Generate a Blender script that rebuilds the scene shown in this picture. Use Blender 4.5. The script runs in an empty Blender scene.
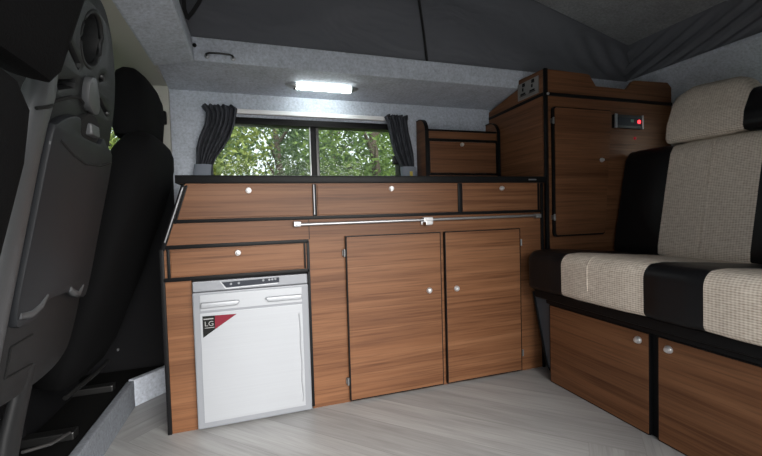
import bpy, bmesh, math, random
from mathutils import Vector, Matrix
PI = math.pi
random.seed(7)
SC = bpy.context.scene
COL = SC.collection
WORLD = {}            # object -> world matrix (kept by hand, so that parenting needs no depsgraph update)

# ------------------------------------------------------------------ materials
def new_mat(name):
    m = bpy.data.materials.new(name); m.use_nodes = True
    nt = m.node_tree; b = nt.nodes['Principled BSDF']
    return m, nt, b
def N(nt, t, **kw):
    n = nt.nodes.new(t)
    for k, v in kw.items(): setattr(n, k, v)
    return n
def L(nt, a, b): nt.links.new(a, b)
def coords(nt, scale=(1, 1, 1), rot=(0, 0, 0), loc=(0, 0, 0)):
    g = N(nt, 'ShaderNodeNewGeometry'); mp = N(nt, 'ShaderNodeMapping')
    mp.inputs['Scale'].default_value = scale; mp.inputs['Rotation'].default_value = rot; mp.inputs['Location'].default_value = loc
    L(nt, g.outputs['Position'], mp.inputs['Vector'])
    return mp.outputs['Vector']
def noise(nt, vec, scale, detail=4, rough=.55, dist=0):
    n = N(nt, 'ShaderNodeTexNoise'); n.inputs['Scale'].default_value = scale; n.inputs['Detail'].default_value = detail
    n.inputs['Roughness'].default_value = rough; n.inputs['Distortion'].default_value = dist
    L(nt, vec, n.inputs['Vector']); return n.outputs['Fac']
def ramp(nt, fac, stops, interp='LINEAR'):
    r = N(nt, 'ShaderNodeValToRGB'); e = r.color_ramp; e.interpolation = interp
    while len(e.elements) < len(stops): e.elements.new(.5)
    for k, (p, c) in enumerate(stops):
        e.elements[k].position = p; e.elements[k].color = (*c, 1)
    L(nt, fac, r.inputs['Fac']); return r.outputs['Color']
def mixc(nt, a, b, fac, mode='MIX'):
    n = N(nt, 'ShaderNodeMix', data_type='RGBA', blend_type=mode)
    for sock, v in ((n.inputs[0], fac), (n.inputs[6], a), (n.inputs[7], b)):
        if hasattr(v, 'node'): L(nt, v, sock)
        else: sock.default_value = v if isinstance(v, (int, float)) else (*v, 1)
    return n.outputs[2]
def bump(nt, b, h, strength=.3, dist=.002):
    n = N(nt, 'ShaderNodeBump'); n.inputs['Strength'].default_value = strength; n.inputs['Distance'].default_value = dist
    L(nt, h, n.inputs['Height']); L(nt, n.outputs['Normal'], b.inputs['Normal'])

def plain(name, col, rough=.5, metal=0, bumpscale=0, bstr=.2, spec=None):
    m, nt, b = new_mat(name)
    b.inputs['Base Color'].default_value = (*col, 1); b.inputs['Roughness'].default_value = rough; b.inputs['Metallic'].default_value = metal
    if spec is not None: b.inputs['Specular IOR Level'].default_value = spec
    if bumpscale:
        v = coords(nt); bump(nt, b, noise(nt, v, bumpscale, 3), bstr, .002)
    return m
def wood(name, axis):
    m, nt, b = new_mat(name)
    long_, fine = .9, 34.
    sc = [fine] * 3; sc['xyz'.index(axis)] = long_
    v = coords(nt, sc)
    f1 = noise(nt, v, 1.0, 6, .62, .25)
    sc2 = [150.] * 3; sc2['xyz'.index(axis)] = 3.5
    f2 = noise(nt, coords(nt, sc2), 1.0, 3, .6)
    sc3 = [7.] * 3; sc3['xyz'.index(axis)] = .7
    f3 = noise(nt, coords(nt, sc3), 1.0, 3, .5, .6)
    c = ramp(nt, f1, [(.26, (.092, .038, .0165)), (.46, (.158, .070, .032)), (.6, (.196, .092, .044)), (.8, (.235, .118, .060))])
    c = mixc(nt, c, ramp(nt, f2, [(.3, (.42, .37, .35)), (.52, (1, 1, 1))]), .6, 'MULTIPLY')
    c = mixc(nt, c, ramp(nt, f3, [(.3, (.72, .68, .66)), (.7, (1.12, 1.1, 1.08))]), .8, 'MULTIPLY')
    L(nt, c, b.inputs['Base Color']); b.inputs['Roughness'].default_value = .42
    b.inputs['Specular IOR Level'].default_value = .22
    return m
def lining(name, base):
    m, nt, b = new_mat(name)
    v = coords(nt)
    f = noise(nt, v, 95, 4, .7); g = noise(nt, v, 14, 3, .6)
    k = lambda s: tuple(x * s for x in base)
    c = ramp(nt, f, [(.33, k(.8)), (.5, k(1)), (.68, k(1.18))])
    c = mixc(nt, c, ramp(nt, g, [(.3, (.9, .9, .9)), (.7, (1.06, 1.06, 1.06))]), 1, 'MULTIPLY')
    L(nt, c, b.inputs['Base Color']); b.inputs['Roughness'].default_value = .95; b.inputs['Specular IOR Level'].default_value = .1
    bump(nt, b, f, .5, .002)
    return m
def weave(name, axis_long):
    # ribbed oatmeal upholstery: pale horizontal stitches broken up along their length
    m, nt, b = new_mat(name)
    v = coords(nt)
    sep = N(nt, 'ShaderNodeSeparateXYZ'); L(nt, v, sep.inputs[0])
    add = N(nt, 'ShaderNodeMath', operation='ADD'); L(nt, sep.outputs['Z'], add.inputs[0])
    mul = N(nt, 'ShaderNodeMath', operation='MULTIPLY'); L(nt, sep.outputs['X'], mul.inputs[0]); mul.inputs[1].default_value = 1.0 if axis_long else .25
    L(nt, mul.outputs[0], add.inputs[1])
    s1 = N(nt, 'ShaderNodeMath', operation='MULTIPLY'); L(nt, add.outputs[0], s1.inputs[0]); s1.inputs[1].default_value = 2 * PI / .0062
    si = N(nt, 'ShaderNodeMath', operation='SINE'); L(nt, s1.outputs[0], si.inputs[0])
    s2 = N(nt, 'ShaderNodeMath', operation='MULTIPLY'); L(nt, sep.outputs['Y'], s2.inputs[0]); s2.inputs[1].default_value = 2 * PI / .0085
    sj = N(nt, 'ShaderNodeMath', operation='SINE'); L(nt, s2.outputs[0], sj.inputs[0])
    pr = N(nt, 'ShaderNodeMath', operation='MULTIPLY_ADD'); L(nt, si.outputs[0], pr.inputs[0]); pr.inputs[1].default_value = .16; pr.inputs[2].default_value = .5
    p2 = N(nt, 'ShaderNodeMath', operation='MULTIPLY_ADD'); L(nt, sj.outputs[0], p2.inputs[0]); p2.inputs[1].default_value = .08; L(nt, pr.outputs[0], p2.inputs[2])
    nz = noise(nt, coords(nt, (90, 60, 160)), 1, 3, .7)
    f = N(nt, 'ShaderNodeMath', operation='MULTIPLY_ADD'); L(nt, nz, f.inputs[0]); f.inputs[1].default_value = .75
    sb = N(nt, 'ShaderNodeMath', operation='SUBTRACT'); L(nt, p2.outputs[0], sb.inputs[0]); sb.inputs[1].default_value = .375
    L(nt, sb.outputs[0], f.inputs[2])
    c = ramp(nt, f.outputs[0], [(.12, (.30, .24, .19)), (.42, (.53, .455, .38)), (.7, (.71, .635, .55)), (.95, (.81, .75, .67))])
    L(nt, c, b.inputs['Base Color']); b.inputs['Roughness'].default_value = .95; b.inputs['Specular IOR Level'].default_value = .1
    bump(nt, b, f.outputs[0], .5, .0015)
    return m
OU, OV = .0, .0     # where the herringbone starts
def floor_mat():
    # grey oak vinyl: chevron planks running diagonally, grain along every plank
    m, nt, b = new_mat('grey_oak_vinyl')
    g = N(nt, 'ShaderNodeNewGeometry')
    sep = N(nt, 'ShaderNodeSeparateXYZ'); L(nt, g.outputs['Position'], sep.inputs[0])
    def M(op, a, c=None, d=None):
        n = N(nt, 'ShaderNodeMath', operation=op)
        for i, v in enumerate((a, c, d)):
            if v is None: continue
            if hasattr(v, 'node'): L(nt, v, n.inputs[i])
            else: n.inputs[i].default_value = v
        return n.outputs[0]
    W, NP = .145, 6
    c45 = math.sqrt(.5)
    u = M('DIVIDE', M('ADD', M('MULTIPLY', M('SUBTRACT', sep.outputs['X'], sep.outputs['Y']), c45), OU + 60 * W), W)
    v = M('DIVIDE', M('ADD', M('MULTIPLY', M('ADD', sep.outputs['X'], sep.outputs['Y']), c45), OV + 60 * W), W)
    iu, iv, fu, fv = M('FLOOR', u), M('FLOOR', v), M('FRACT', u), M('FRACT', v)
    k = M('FLOOR', M('ADD', M('MODULO', M('ADD', M('SUBTRACT', iu, iv), 2.0 * NP * 40), 2.0 * NP), .01))
    hz = M('LESS_THAN', k, NP - .5)                       # 1: the plank runs along u
    def sel(p, q): return M('ADD', M('MULTIPLY', hz, p), M('MULTIPLY', M('SUBTRACT', 1.0, hz), q))
    along = M('MULTIPLY', sel(u, v), W); across = M('MULTIPLY', sel(v, u), W); pf = sel(fv, fu)
    pid = sel(M('ADD', M('MULTIPLY', iv, 3.1), M('MULTIPLY', M('SUBTRACT', iu, k), 7.3)), M('ADD', M('MULTIPLY', iu, 5.7), M('MULTIPLY', M('ADD', iv, k), 2.9)))
    comb = N(nt, 'ShaderNodeCombineXYZ')
    L(nt, M('MULTIPLY', along, 2.2), comb.inputs[0]); L(nt, M('MULTIPLY', across, 24.0), comb.inputs[1]); L(nt, M('MULTIPLY', pid, 1.37), comb.inputs[2])
    f1 = noise(nt, comb.outputs[0], 1.0, 5, .6, .9)
    c2 = N(nt, 'ShaderNodeCombineXYZ')
    L(nt, M('MULTIPLY', along, 5.), c2.inputs[0]); L(nt, M('MULTIPLY', across, 170.0), c2.inputs[1]); L(nt, pid, c2.inputs[2])
    f2 = noise(nt, c2.outputs[0], 1.0, 2, .6)
    wn = N(nt, 'ShaderNodeTexWhiteNoise', noise_dimensions='1D'); L(nt, M('FLOOR', M('ADD', M('MULTIPLY', pid, 10.0), .5)), wn.inputs['W'])
    c = ramp(nt, f1, [(.22, (.235, .232, .228)), (.48, (.31, .308, .305)), (.78, (.375, .373, .37))])
    c = mixc(nt, c, ramp(nt, f2, [(.33, (.80, .79, .78)), (.58, (1.02, 1.02, 1.02))]), .6, 'MULTIPLY')
    c = mixc(nt, c, ramp(nt, wn.outputs['Value'], [(0, (.93, .93, .93)), (1, (1.06, 1.06, 1.06))]), 1, 'MULTIPLY')
    first = M('MULTIPLY', hz, M('LESS_THAN', k, .5)); edge = M('MINIMUM', pf, M('SUBTRACT', 1.0, pf))
    endseam = M('MULTIPLY', first, M('LESS_THAN', fu, .012))
    seam = M('MAXIMUM', M('LESS_THAN', edge, .008), endseam)
    c = mixc(nt, c, (.16, .155, .15), M('MULTIPLY', seam, .5))
    L(nt, c, b.inputs['Base Color']); b.inputs['Roughness'].default_value = .38; b.inputs['Specular IOR Level'].default_value = .4
    return m
def brushed(name, col, rough, axis_scale=(2, 2, 220)):
    m, nt, b = new_mat(name)
    f = noise(nt, coords(nt, axis_scale), 1, 3, .6)
    c = ramp(nt, f, [(.3, tuple(x * .975 for x in col)), (.7, tuple(min(1, x * 1.02) for x in col))])
    L(nt, c, b.inputs['Base Color']); b.inputs['Metallic'].default_value = .35; b.inputs['Roughness'].default_value = rough
    return m
def leaf_mat(name, cols):
    m, nt, b = new_mat(name)
    f = noise(nt, coords(nt), 3.2, 3, .6); f2 = noise(nt, coords(nt), 40, 1)
    c = ramp(nt, f, [(.3, cols[0]), (.5, cols[1]), (.72, cols[2])])
    c = mixc(nt, c, ramp(nt, f2, [(.3, (.6, .6, .6)), (.7, (1.3, 1.3, 1.2))]), 1, 'MULTIPLY')
    L(nt, c, b.inputs['Base Color']); b.inputs['Roughness'].default_value = .5
    tr = N(nt, 'ShaderNodeBsdfTranslucent'); L(nt, c, tr.inputs['Color'])
    mx = N(nt, 'ShaderNodeMixShader'); mx.inputs[0].default_value = .4
    out = nt.nodes['Material Output']; L(nt, b.outputs[0], mx.inputs[1]); L(nt, tr.outputs[0], mx.inputs[2]); L(nt, mx.outputs[0], out.inputs['Surface'])
    return m
def glass_mat():
    m, nt, b = new_mat('window_glass')
    nt.nodes.remove(b)
    t = N(nt, 'ShaderNodeBsdfTransparent'); t.inputs['Color'].default_value = (.9, .95, .93, 1)
    g = N(nt, 'ShaderNodeBsdfGlossy'); g.inputs['Roughness'].default_value = .03
    fr = N(nt, 'ShaderNodeFresnel'); fr.inputs['IOR'].default_value = 1.11
    mx = N(nt, 'ShaderNodeMixShader'); L(nt, fr.outputs[0], mx.inputs[0]); L(nt, t.outputs[0], mx.inputs[1]); L(nt, g.outputs[0], mx.inputs[2])
    d = N(nt, 'ShaderNodeBsdfDiffuse'); d.inputs['Color'].default_value = (.75, .85, .85, 1)
    mx2 = N(nt, 'ShaderNodeMixShader'); mx2.inputs[0].default_value = .025   # thin pale haze mixed into the pane
    L(nt, mx.outputs[0], mx2.inputs[1]); L(nt, d.outputs[0], mx2.inputs[2])
    L(nt, mx2.outputs[0], nt.nodes['Material Output'].inputs['Surface'])
    return m
def emit(name, col, s):
    m, nt, b = new_mat(name)
    b.inputs['Base Color'].default_value = (*col, 1); b.inputs['Emission Color'].default_value = (*col, 1); b.inputs['Emission Strength'].default_value = s
    return m
def curtain_mat():
    m, nt, b = new_mat('charcoal_curtain_cloth')
    f = noise(nt, coords(nt, (160, 160, 6)), 1, 3, .6)
    c = ramp(nt, f, [(.35, (.034, .036, .043)), (.62, (.085, .09, .105))])
    L(nt, c, b.inputs['Base Color']); b.inputs['Roughness'].default_value = .9; b.inputs['Specular IOR Level'].default_value = .15
    return m
def canvas_mat():
    m, nt, b = new_mat('grey_roof_canvas')
    v = coords(nt)
    f = noise(nt, coords(nt, (1.6, 3, 3.2), (0, .5, 0)), 1.6, 3, .55, .8); g = noise(nt, coords(nt, (14, 46, 5)), 1, 3, .6, .6)
    b.inputs['Base Color'].default_value = (.135, .14, .158, 1); b.inputs['Roughness'].default_value = .62
    b.inputs['Specular IOR Level'].default_value = .3
    bump(nt, b, f, .35, .05)
    return m

M = dict(
    wood_x=wood('walnut_laminate', 'x'), wood_y=wood('walnut_laminate_crosswise', 'y'),
    edge=plain('black_edge_trim', (.006, .006, .0065), .42, spec=.13),
    carpet=lining('grey_carpet_lining', (.475, .51, .575)),
    carpet_dark=lining('blue_grey_step_carpet', (.20, .215, .24)),
    carpet_roof=lining('grey_roof_lining', (.30, .305, .315)),
    cream=plain('cream_trim_plastic', (.42, .41, .37), .6),
    canvas=canvas_mat(), black_canvas=plain('black_strap', (.012, .012, .013), .7),
    floor=floor_mat(), black_trim=plain('black_cab_trim', (.008, .008, .009), .75, spec=.1),
    fabric=weave('oatmeal_rib_fabric', False), vinyl=plain('black_leather', (.006, .006, .007), .4, bumpscale=160, bstr=.12, spec=.25),
    seat_cloth=plain('black_seat_cloth', (.0042, .0042, .0046), .9, bumpscale=300, bstr=.3, spec=.1),
    shell=plain('grey_seat_shell_plastic', (.0135, .014, .0148), .5, bumpscale=420, bstr=.12, spec=.3),
    shell_light=plain('grey_grained_plastic', (.075, .078, .082), .42, bumpscale=420, bstr=.15),
    shell_tray=plain('slate_tray_plastic', (.019, .0205, .0235), .5, spec=.3),
    steel=plain('grey_painted_steel', (.075, .085, .1), .5), chrome=plain('chrome', (.62, .62, .63), .28, .6),
    dark_metal=plain('dark_metal', (.06, .06, .06), .35, .8),
    hinge=plain('dull_hinge_metal', (.2, .2, .2), .45, .8), strip=plain('trim_highlight', (.22, .22, .23), .4, .8), alu=plain('satin_aluminium', (.42, .43, .45), .36, .85), white=plain('white_plastic', (.75, .75, .76), .35),
    fridge=brushed('silver_fridge_finish', (.33, .343, .365), .36), fridge_frame=plain('silver_grey_plastic', (.205, .215, .235), .42, .2),
    display=plain('dark_display', (.022, .026, .036), .3, spec=.2), stick_black=plain('black_sticker', (.006, .006, .006), .5, spec=.15),
    stick_red=plain('crimson_sticker', (.15, .008, .02), .5, spec=.2), stick_txt=plain('grey_lettering', (.25, .25, .25), .5),
    glass=glass_mat(), lamp=emit('lamp_tube_glow', (.93, 1.0, .96), 11), led_red=emit('red_led', (1, .03, .04), 1.6), led_green=emit('green_led', (.08, .2, .15), .05),
    led_dim=emit('dim_red_led', (.5, .01, .03), .08),
    curtain=curtain_mat(), band=plain('slate_blue_band_cloth', (.17, .195, .235), .8), white_cloth=plain('cream_lining_cloth', (.6, .6, .58), .9),
    socket=plain('brushed_grey_socket_plate', (.30, .29, .27), .35, .7), hole=plain('black_slot', (.004, .004, .004), .9),
    leaf_a=leaf_mat('mid_green_leaves', [(0.041, 0.074, 0.016), (0.115, 0.182, 0.041), (0.243, 0.311, 0.095)]),
    leaf_b=leaf_mat('dark_green_leaves', [(0.027, 0.054, 0.019), (0.074, 0.128, 0.041), (0.162, 0.216, 0.081)]),
    leaf_c=leaf_mat('yellow_green_leaves', [(0.068, 0.095, 0.020), (0.176, 0.223, 0.047), (0.338, 0.351, 0.108)]),
    bark=plain('tree_bark', (.07, .05, .035), .9), grass=plain('rough_grass', (.10, .14, .04), .9),
    fence=plain('white_painted_fence', (.7, .7, .66), .6), step=plain('worn_black_rubber', (.007, .007, .007), .8, spec=.1),
    yellow=plain('yellow_tag', (.5, .4, .06), .6), bounce_pale=plain('pale_bounce_ground', (.50, .49, .47), .9, bumpscale=30),
)

# ------------------------------------------------------------------ mesh helpers (all take world coordinates)
def BM(): return bmesh.new()
def add_box(bm, x0, x1, y0, y1, z0, z1, bev=0, seg=2, mi=0, mat=None):
    m4 = Matrix.Translation(((x0 + x1) / 2, (y0 + y1) / 2, (z0 + z1) / 2)) @ Matrix.Diagonal((abs(x1 - x0), abs(y1 - y0), abs(z1 - z0), 1))
    if mat is not None: m4 = mat @ m4
    t = bmesh.new(); bmesh.ops.create_cube(t, size=1, matrix=m4)
    if bev: bmesh.ops.bevel(t, geom=t.edges[:], offset=bev, segments=seg, profile=.6, affect='EDGES')
    merge(bm, t, mi)
def merge(bm, t, mi=0):
    me = bpy.data.meshes.new('tmp')
    for f in t.faces: f.material_index = mi
    t.to_mesh(me); t.free(); n = len(bm.faces)
    bm.from_mesh(me); bpy.data.meshes.remove(me)
def add_prism(bm, pts, d, bev=0, seg=2, mi=0):
    """pts: closed 3-D outline in one plane, d: extrusion vector"""
    t = bmesh.new(); d = Vector(d)
    a = [t.verts.new(p) for p in pts]; b = [t.verts.new(Vector(p) + d) for p in pts]
    n = len(pts); t.faces.new(a); t.faces.new(b[::-1])
    for i in range(n): t.faces.new((a[i], b[i], b[(i + 1) % n], a[(i + 1) % n]))
    bmesh.ops.recalc_face_normals(t, faces=t.faces[:])
    if bev: bmesh.ops.bevel(t, geom=t.edges[:], offset=bev, segments=seg, profile=.6, affect='EDGES', clamp_overlap=True)
    merge(bm, t, mi)
def xz(pts, y): return [(p[0], y, p[1]) for p in pts]
def yz(pts, x): return [(x, p[0], p[1]) for p in pts]
def xy(pts, z): return [(p[0], p[1], z) for p in pts]
def add_tube(bm, path, r, seg=10, mi=0, caps=True):
    t = bmesh.new(); path = [Vector(p) for p in path]; rings = []
    for i, p in enumerate(path):
        a = path[max(0, i - 1)]; c = path[min(len(path) - 1, i + 1)]
        tg = (c - a).normalized(); up = Vector((0, 0, 1)) if abs(tg.z) < .9 else Vector((1, 0, 0))
        u = tg.cross(up).normalized(); v = tg.cross(u)
        rr = r[i] if isinstance(r, (list, tuple)) else r
        rings.append([t.verts.new(p + u * rr * math.cos(2 * PI * k / seg) + v * rr * math.sin(2 * PI * k / seg)) for k in range(seg)])
    for a, b in zip(rings, rings[1:]):
        for k in range(seg): t.faces.new((a[k], a[(k + 1) % seg], b[(k + 1) % seg], b[k]))
    if caps: t.faces.new(rings[0][::-1]); t.faces.new(rings[-1])
    bmesh.ops.recalc_face_normals(t, faces=t.faces[:]); merge(bm, t, mi)
def add_lathe(bm, prof, origin, axis, seg=20, mi=0):
    """prof: (radius, height along axis)"""
    t = bmesh.new(); ax = Vector(axis).normalized(); up = Vector((0, 0, 1)) if abs(ax.z) < .9 else Vector((1, 0, 0))
    u = ax.cross(up).normalized(); v = ax.cross(u); o = Vector(origin); rings = []
    for r, h in prof:
        rings.append([t.verts.new(o + ax * h + (u * math.cos(2 * PI * k / seg) + v * math.sin(2 * PI * k / seg)) * max(r, 1e-5)) for k in range(seg)])
    for a, b in zip(rings, rings[1:]):
        for k in range(seg): t.faces.new((a[k], a[(k + 1) % seg], b[(k + 1) % seg], b[k]))
    t.faces.new(rings[0][::-1]); t.faces.new(rings[-1])
    bmesh.ops.recalc_face_normals(t, faces=t.faces[:]); merge(bm, t, mi)
def add_loft(bm, secs, nexp=3.5, seg=40, mi=0):
    """secs: (center, u half-axis vector, v half-axis vector) superellipse sections"""
    t = bmesh.new(); rings = []
    for c, u, v in secs:
        c, u, v = Vector(c), Vector(u), Vector(v); r = []
        for k in range(seg):
            a = 2 * PI * k / seg; ca, sa = math.cos(a), math.sin(a)
            r.append(t.verts.new(c + u * (abs(ca) ** (2 / nexp) * (1 if ca >= 0 else -1)) + v * (abs(sa) ** (2 / nexp) * (1 if sa >= 0 else -1))))
        rings.append(r)
    for a, b in zip(rings, rings[1:]):
        for k in range(seg): t.faces.new((a[k], a[(k + 1) % seg], b[(k + 1) % seg], b[k]))
    t.faces.new(rings[0][::-1]); t.faces.new(rings[-1])
    bmesh.ops.recalc_face_normals(t, faces=t.faces[:]); merge(bm, t, mi)

def obj(name, bm, mats, parent=None, smooth=None, label=None, sub=0, solid=0):
    me = bpy.data.meshes.new(name)
    if parent is not None: bmesh.ops.transform(bm, matrix=WORLD[parent].inverted(), verts=bm.verts[:])
    if smooth is not None:
        for f in bm.faces: f.smooth = True
        for e in bm.edges:
            if len(e.link_faces) == 2 and e.calc_face_angle(0) > math.radians(smooth): e.smooth = False
    bm.to_mesh(me); bm.free()
    o = bpy.data.objects.new(name, me); COL.objects.link(o)
    for m in (mats if isinstance(mats, (list, tuple)) else [mats]): me.materials.append(m)
    if parent is not None: o.parent = parent
    WORLD[o] = WORLD[parent].copy() if parent is not None else Matrix.Identity(4)
    if label: o['label'] = label
    if solid:
        md = o.modifiers.new('thickness', 'SOLIDIFY'); md.thickness = solid; md.offset = 0
    if sub:
        md = o.modifiers.new('smooth', 'SUBSURF'); md.levels = sub; md.render_levels = sub
    return o
def thing(name, label, cat, loc=(0, 0, 0), group=None):
    o = bpy.data.objects.new(name, None); COL.objects.link(o); o.empty_display_size = .05
    o.location = loc; o['label'] = label; o['category'] = cat
    if group: o['group'] = group
    WORLD[o] = Matrix.Translation(loc); return o
def tag(o, label, cat, group=None):
    o['label'] = label; o['category'] = cat
    if group: o['group'] = group
    return o
def struct(name, bm, m, parent=None, **k):
    o = obj(name, bm, m, parent, **k)
    if parent is None: o['kind'] = 'structure'
    return o
def one_box(*a, **k):
    b = BM(); add_box(b, *a, **k); return b
def one_prism(*a, **k):
    b = BM(); add_prism(b, *a, **k); return b
def curve_shape(loops, depth, bev, to3d):
    """filled 2-D shape with holes, extruded: loops of (s,t); to3d(s,t,d)->point"""
    cu = bpy.data.curves.new('tmp', 'CURVE'); cu.dimensions = '2D'; cu.fill_mode = 'BOTH'; cu.extrude = depth / 2; cu.bevel_depth = bev; cu.bevel_resolution = 1
    for lp in loops:
        s = cu.splines.new('POLY'); s.points.add(len(lp) - 1); s.use_cyclic_u = True
        for p, q in zip(s.points, lp): p.co = (q[0], q[1], 0, 1)
    o = bpy.data.objects.new('tmp', cu); COL.objects.link(o)
    dg = bpy.context.evaluated_depsgraph_get(); me = bpy.data.meshes.new_from_object(o.evaluated_get(dg))
    bm = bmesh.new(); bm.from_mesh(me)
    bpy.data.objects.remove(o); bpy.data.curves.remove(cu); bpy.data.meshes.remove(me)
    bmesh.ops.remove_doubles(bm, verts=bm.verts[:], dist=1e-5)
    for v in bm.verts: v.co = Vector(to3d(v.co.x, v.co.y, v.co.z))
    bmesh.ops.recalc_face_normals(bm, faces=bm.faces[:])
    return bm
def smooth_loop(pts, n=6):
    """closed Catmull-Rom through pts"""
    out = []; k = len(pts)
    for i in range(k):
        p0, p1, p2, p3 = (Vector((*pts[(i + j) % k], 0)) for j in (-1, 0, 1, 2))
        for s in range(n):
            t = s / n
            q = .5 * ((2 * p1) + (p2 - p0) * t + (2 * p0 - 5 * p1 + 4 * p2 - p3) * t * t + (3 * p1 - p0 - 3 * p2 + p3) * t ** 3)
            out.append((q.x, q.y))
    return out
def ellipse(c, rx, ry, n=28, rot=0):
    r = []
    for i in range(n):
        a = 2 * PI * i / n; x, y = rx * math.cos(a), ry * math.sin(a)
        r.append((c[0] + x * math.cos(rot) - y * math.sin(rot), c[1] + x * math.sin(rot) + y * math.cos(rot)))
    return r
def knob_bm(x, y, z, ax=(0, -1, 0), s=1.0):
    b = BM(); s *= .8
    add_lathe(b, [(.0125 * s, 0), (.0125 * s, .004), (.0105 * s, .007), (.0095 * s, .007), (.0085 * s, .011), (.0075 * s, .013), (.003 * s, .0138)], (x, y, z), ax)
    return b

# ================================================================== SETTING
YW = .43                     # kitchen side wall
# floor
struct('floor', one_box(-.27, 2.32, -1.27, YW, -.03, 0), M['floor'])
# raised cab floor with its carpeted riser, and the pale carpeted box at the foot of the kitchen wall
b = BM(); add_prism(b, xy([(-.262, -1.27), (-.250, .27), (-.275, .27), (-.287, -1.27)], -.02), (0, 0, .118), .005)
struct('trim_1', b, M['carpet_dark'])
b = BM(); add_prism(b, xy([(-.2475, .266), (-.10, .425), (-.135, .425), (-.272, .276)], -.02), (0, 0, .122), .004)
struct('trim_2', b, M['carpet'])
b = BM(); add_prism(b, xy([(-.276, -1.27), (-.268, .275), (-.133, .425), (-1.25, .425), (-1.25, -1.27)], -.02), (0, 0, .110)); struct('floor_cab', b, M['step'])
# kitchen side wall: carpeted panels around the window, cab part black low and cream high
WX0, WX1, WZ0, WZ1 = .036, .945, .84, 1.143
b = BM()
for (x0, x1, z0, z1) in ((-.112, WX0, 0, 1.25), (WX1, 2.32, 0, 1.25), (WX0, WX1, 0, WZ0), (WX0, WX1, WZ1, 1.25)):
    add_box(b, x0, x1, YW, YW + .06, z0, z1)
struct('wall_back', b, M['carpet'])
b = BM(); add_box(b, -1.25, -.112, YW, YW + .06, 0, .93); add_box(b, -.168, -.1125, YW - .012, YW, .0, .88, .004)
struct('wall_cab', b, M['black_trim'])
b = BM()
add_box(b, -.172, -.113, YW - .014, YW + .05, .88, 1.262, .006)
add_box(b, -.235, -.172, YW, YW + .06, .93, 1.29); add_box(b, -1.25, -.235, YW, YW + .06, 1.18, 1.29)
struct('trim_3', b, M['cream'])
# cant panel above the wall, fascia of the roof opening, cab arch
b = BM(); add_prism(b, [(-.113, YW + .01, 1.247), (-.113, .18, 1.286), (-.113, .18, 1.302), (-.113, YW + .05, 1.30), (-.113, YW + .05, 1.247)], (2.42, 0, 0))
struct('trim_4', b, M['carpet'])
b = BM(); add_prism(b, [(.012, .178, 1.284), (.012, .165, 1.366), (.012, .20, 1.366), (.012, .20, 1.3)], (2.2, 0, 0), .004)
struct('trim_5', b, M['carpet'])
b = BM(); add_prism(b, [(-.114, -1.27, 1.250), (.020, -1.27, 1.280), (.012, -1.27, 1.372), (-.112, -1.27, 1.372)], (0, 1.447, 0), .008)
struct('trim_6', b, M['carpet'])
# cab headliner, cab front bulkhead, and the cab's passenger side
struct('ceiling_cab', one_box(-1.25, -.114, -1.27, YW, 1.256, 1.30), M['cream'])
b = BM(); add_box(b, -1.31, -1.25, -1.33, YW + .06, 0, .82); add_box(b, -1.31, -1.25, -1.33, YW + .06, 1.24, 1.3)
add_box(b, -1.31, -1.25, -1.33, -1.24, .82, 1.24); add_box(b, -1.31, -1.25, .40, YW + .06, .82, 1.24); add_box(b, -1.25, -1.02, -1.27, YW, .60, .80, .03); struct('wall_left', b, M['black_trim'])
struct('window_4', one_box(-1.284, -1.278, -1.25, .41, .81, 1.25), M['glass'])
# sliding door side: the doorway stands open from x=-.12 to 1.22
b = BM()
add_box(b, -1.25, -.16, -1.33, -1.27, 0, .86); add_box(b, -1.25, -.16, -1.33, -1.27, 1.2, 1.3); add_box(b, -.34, -.16, -1.33, -1.27, .86, 1.2); add_box(b, -1.25, -1.15, -1.33, -1.27, .86, 1.2); add_box(b, 1.24, 2.32, -1.33, -1.27, 0, 1.3); add_box(b, -.16, 1.24, -1.33, -1.27, 1.215, 1.3)
struct('wall_front', b, M['carpet'])
struct('trim_7', one_box(.012, 2.32, -1.27, -1.05, 1.28, 1.30), M['carpet'])
struct('window_5', one_box(-1.16, -.33, -1.302, -1.297, .85, 1.21), M['glass'])
# tailgate end: carpet header above a low rear window
b = BM()
add_box(b, 2.32, 2.38, -1.33, YW + .06, 0, .85); add_box(b, 2.32, 2.38, -1.33, YW + .06, 1.212, 1.37)
add_box(b, 2.32, 2.38, -.30, YW + .06, .85, 1.212); add_box(b, 2.32, 2.38, -1.33, -1.2, .85, 1.212)
struct('wall_right', b, M['carpet'])
struct('trim_8', one_prism([(2.13, -1.27, 1.360), (2.13, -1.27, 1.375), (2.33, -1.27, 1.375), (2.33, -1.27, 1.212), (2.30, -1.27, 1.212)], (0, 1.72, 0), bev=.004), M['carpet'])
# raised roof: lining board and the canvas around it
RZ = lambda x: 1.567 + (1.719 - 1.567) / (2.141 - 1.542) * (2.141 - x)
b = BM(); add_prism(b, [(-.12, -1.2, RZ(-.12)), (2.26, -1.2, RZ(2.26)), (2.26, -1.2, RZ(2.26) + .03), (-.12, -1.2, RZ(-.12) + .03)], (0, 1.48, 0), .006)
struct('ceiling', b, M['carpet_roof'])

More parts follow.
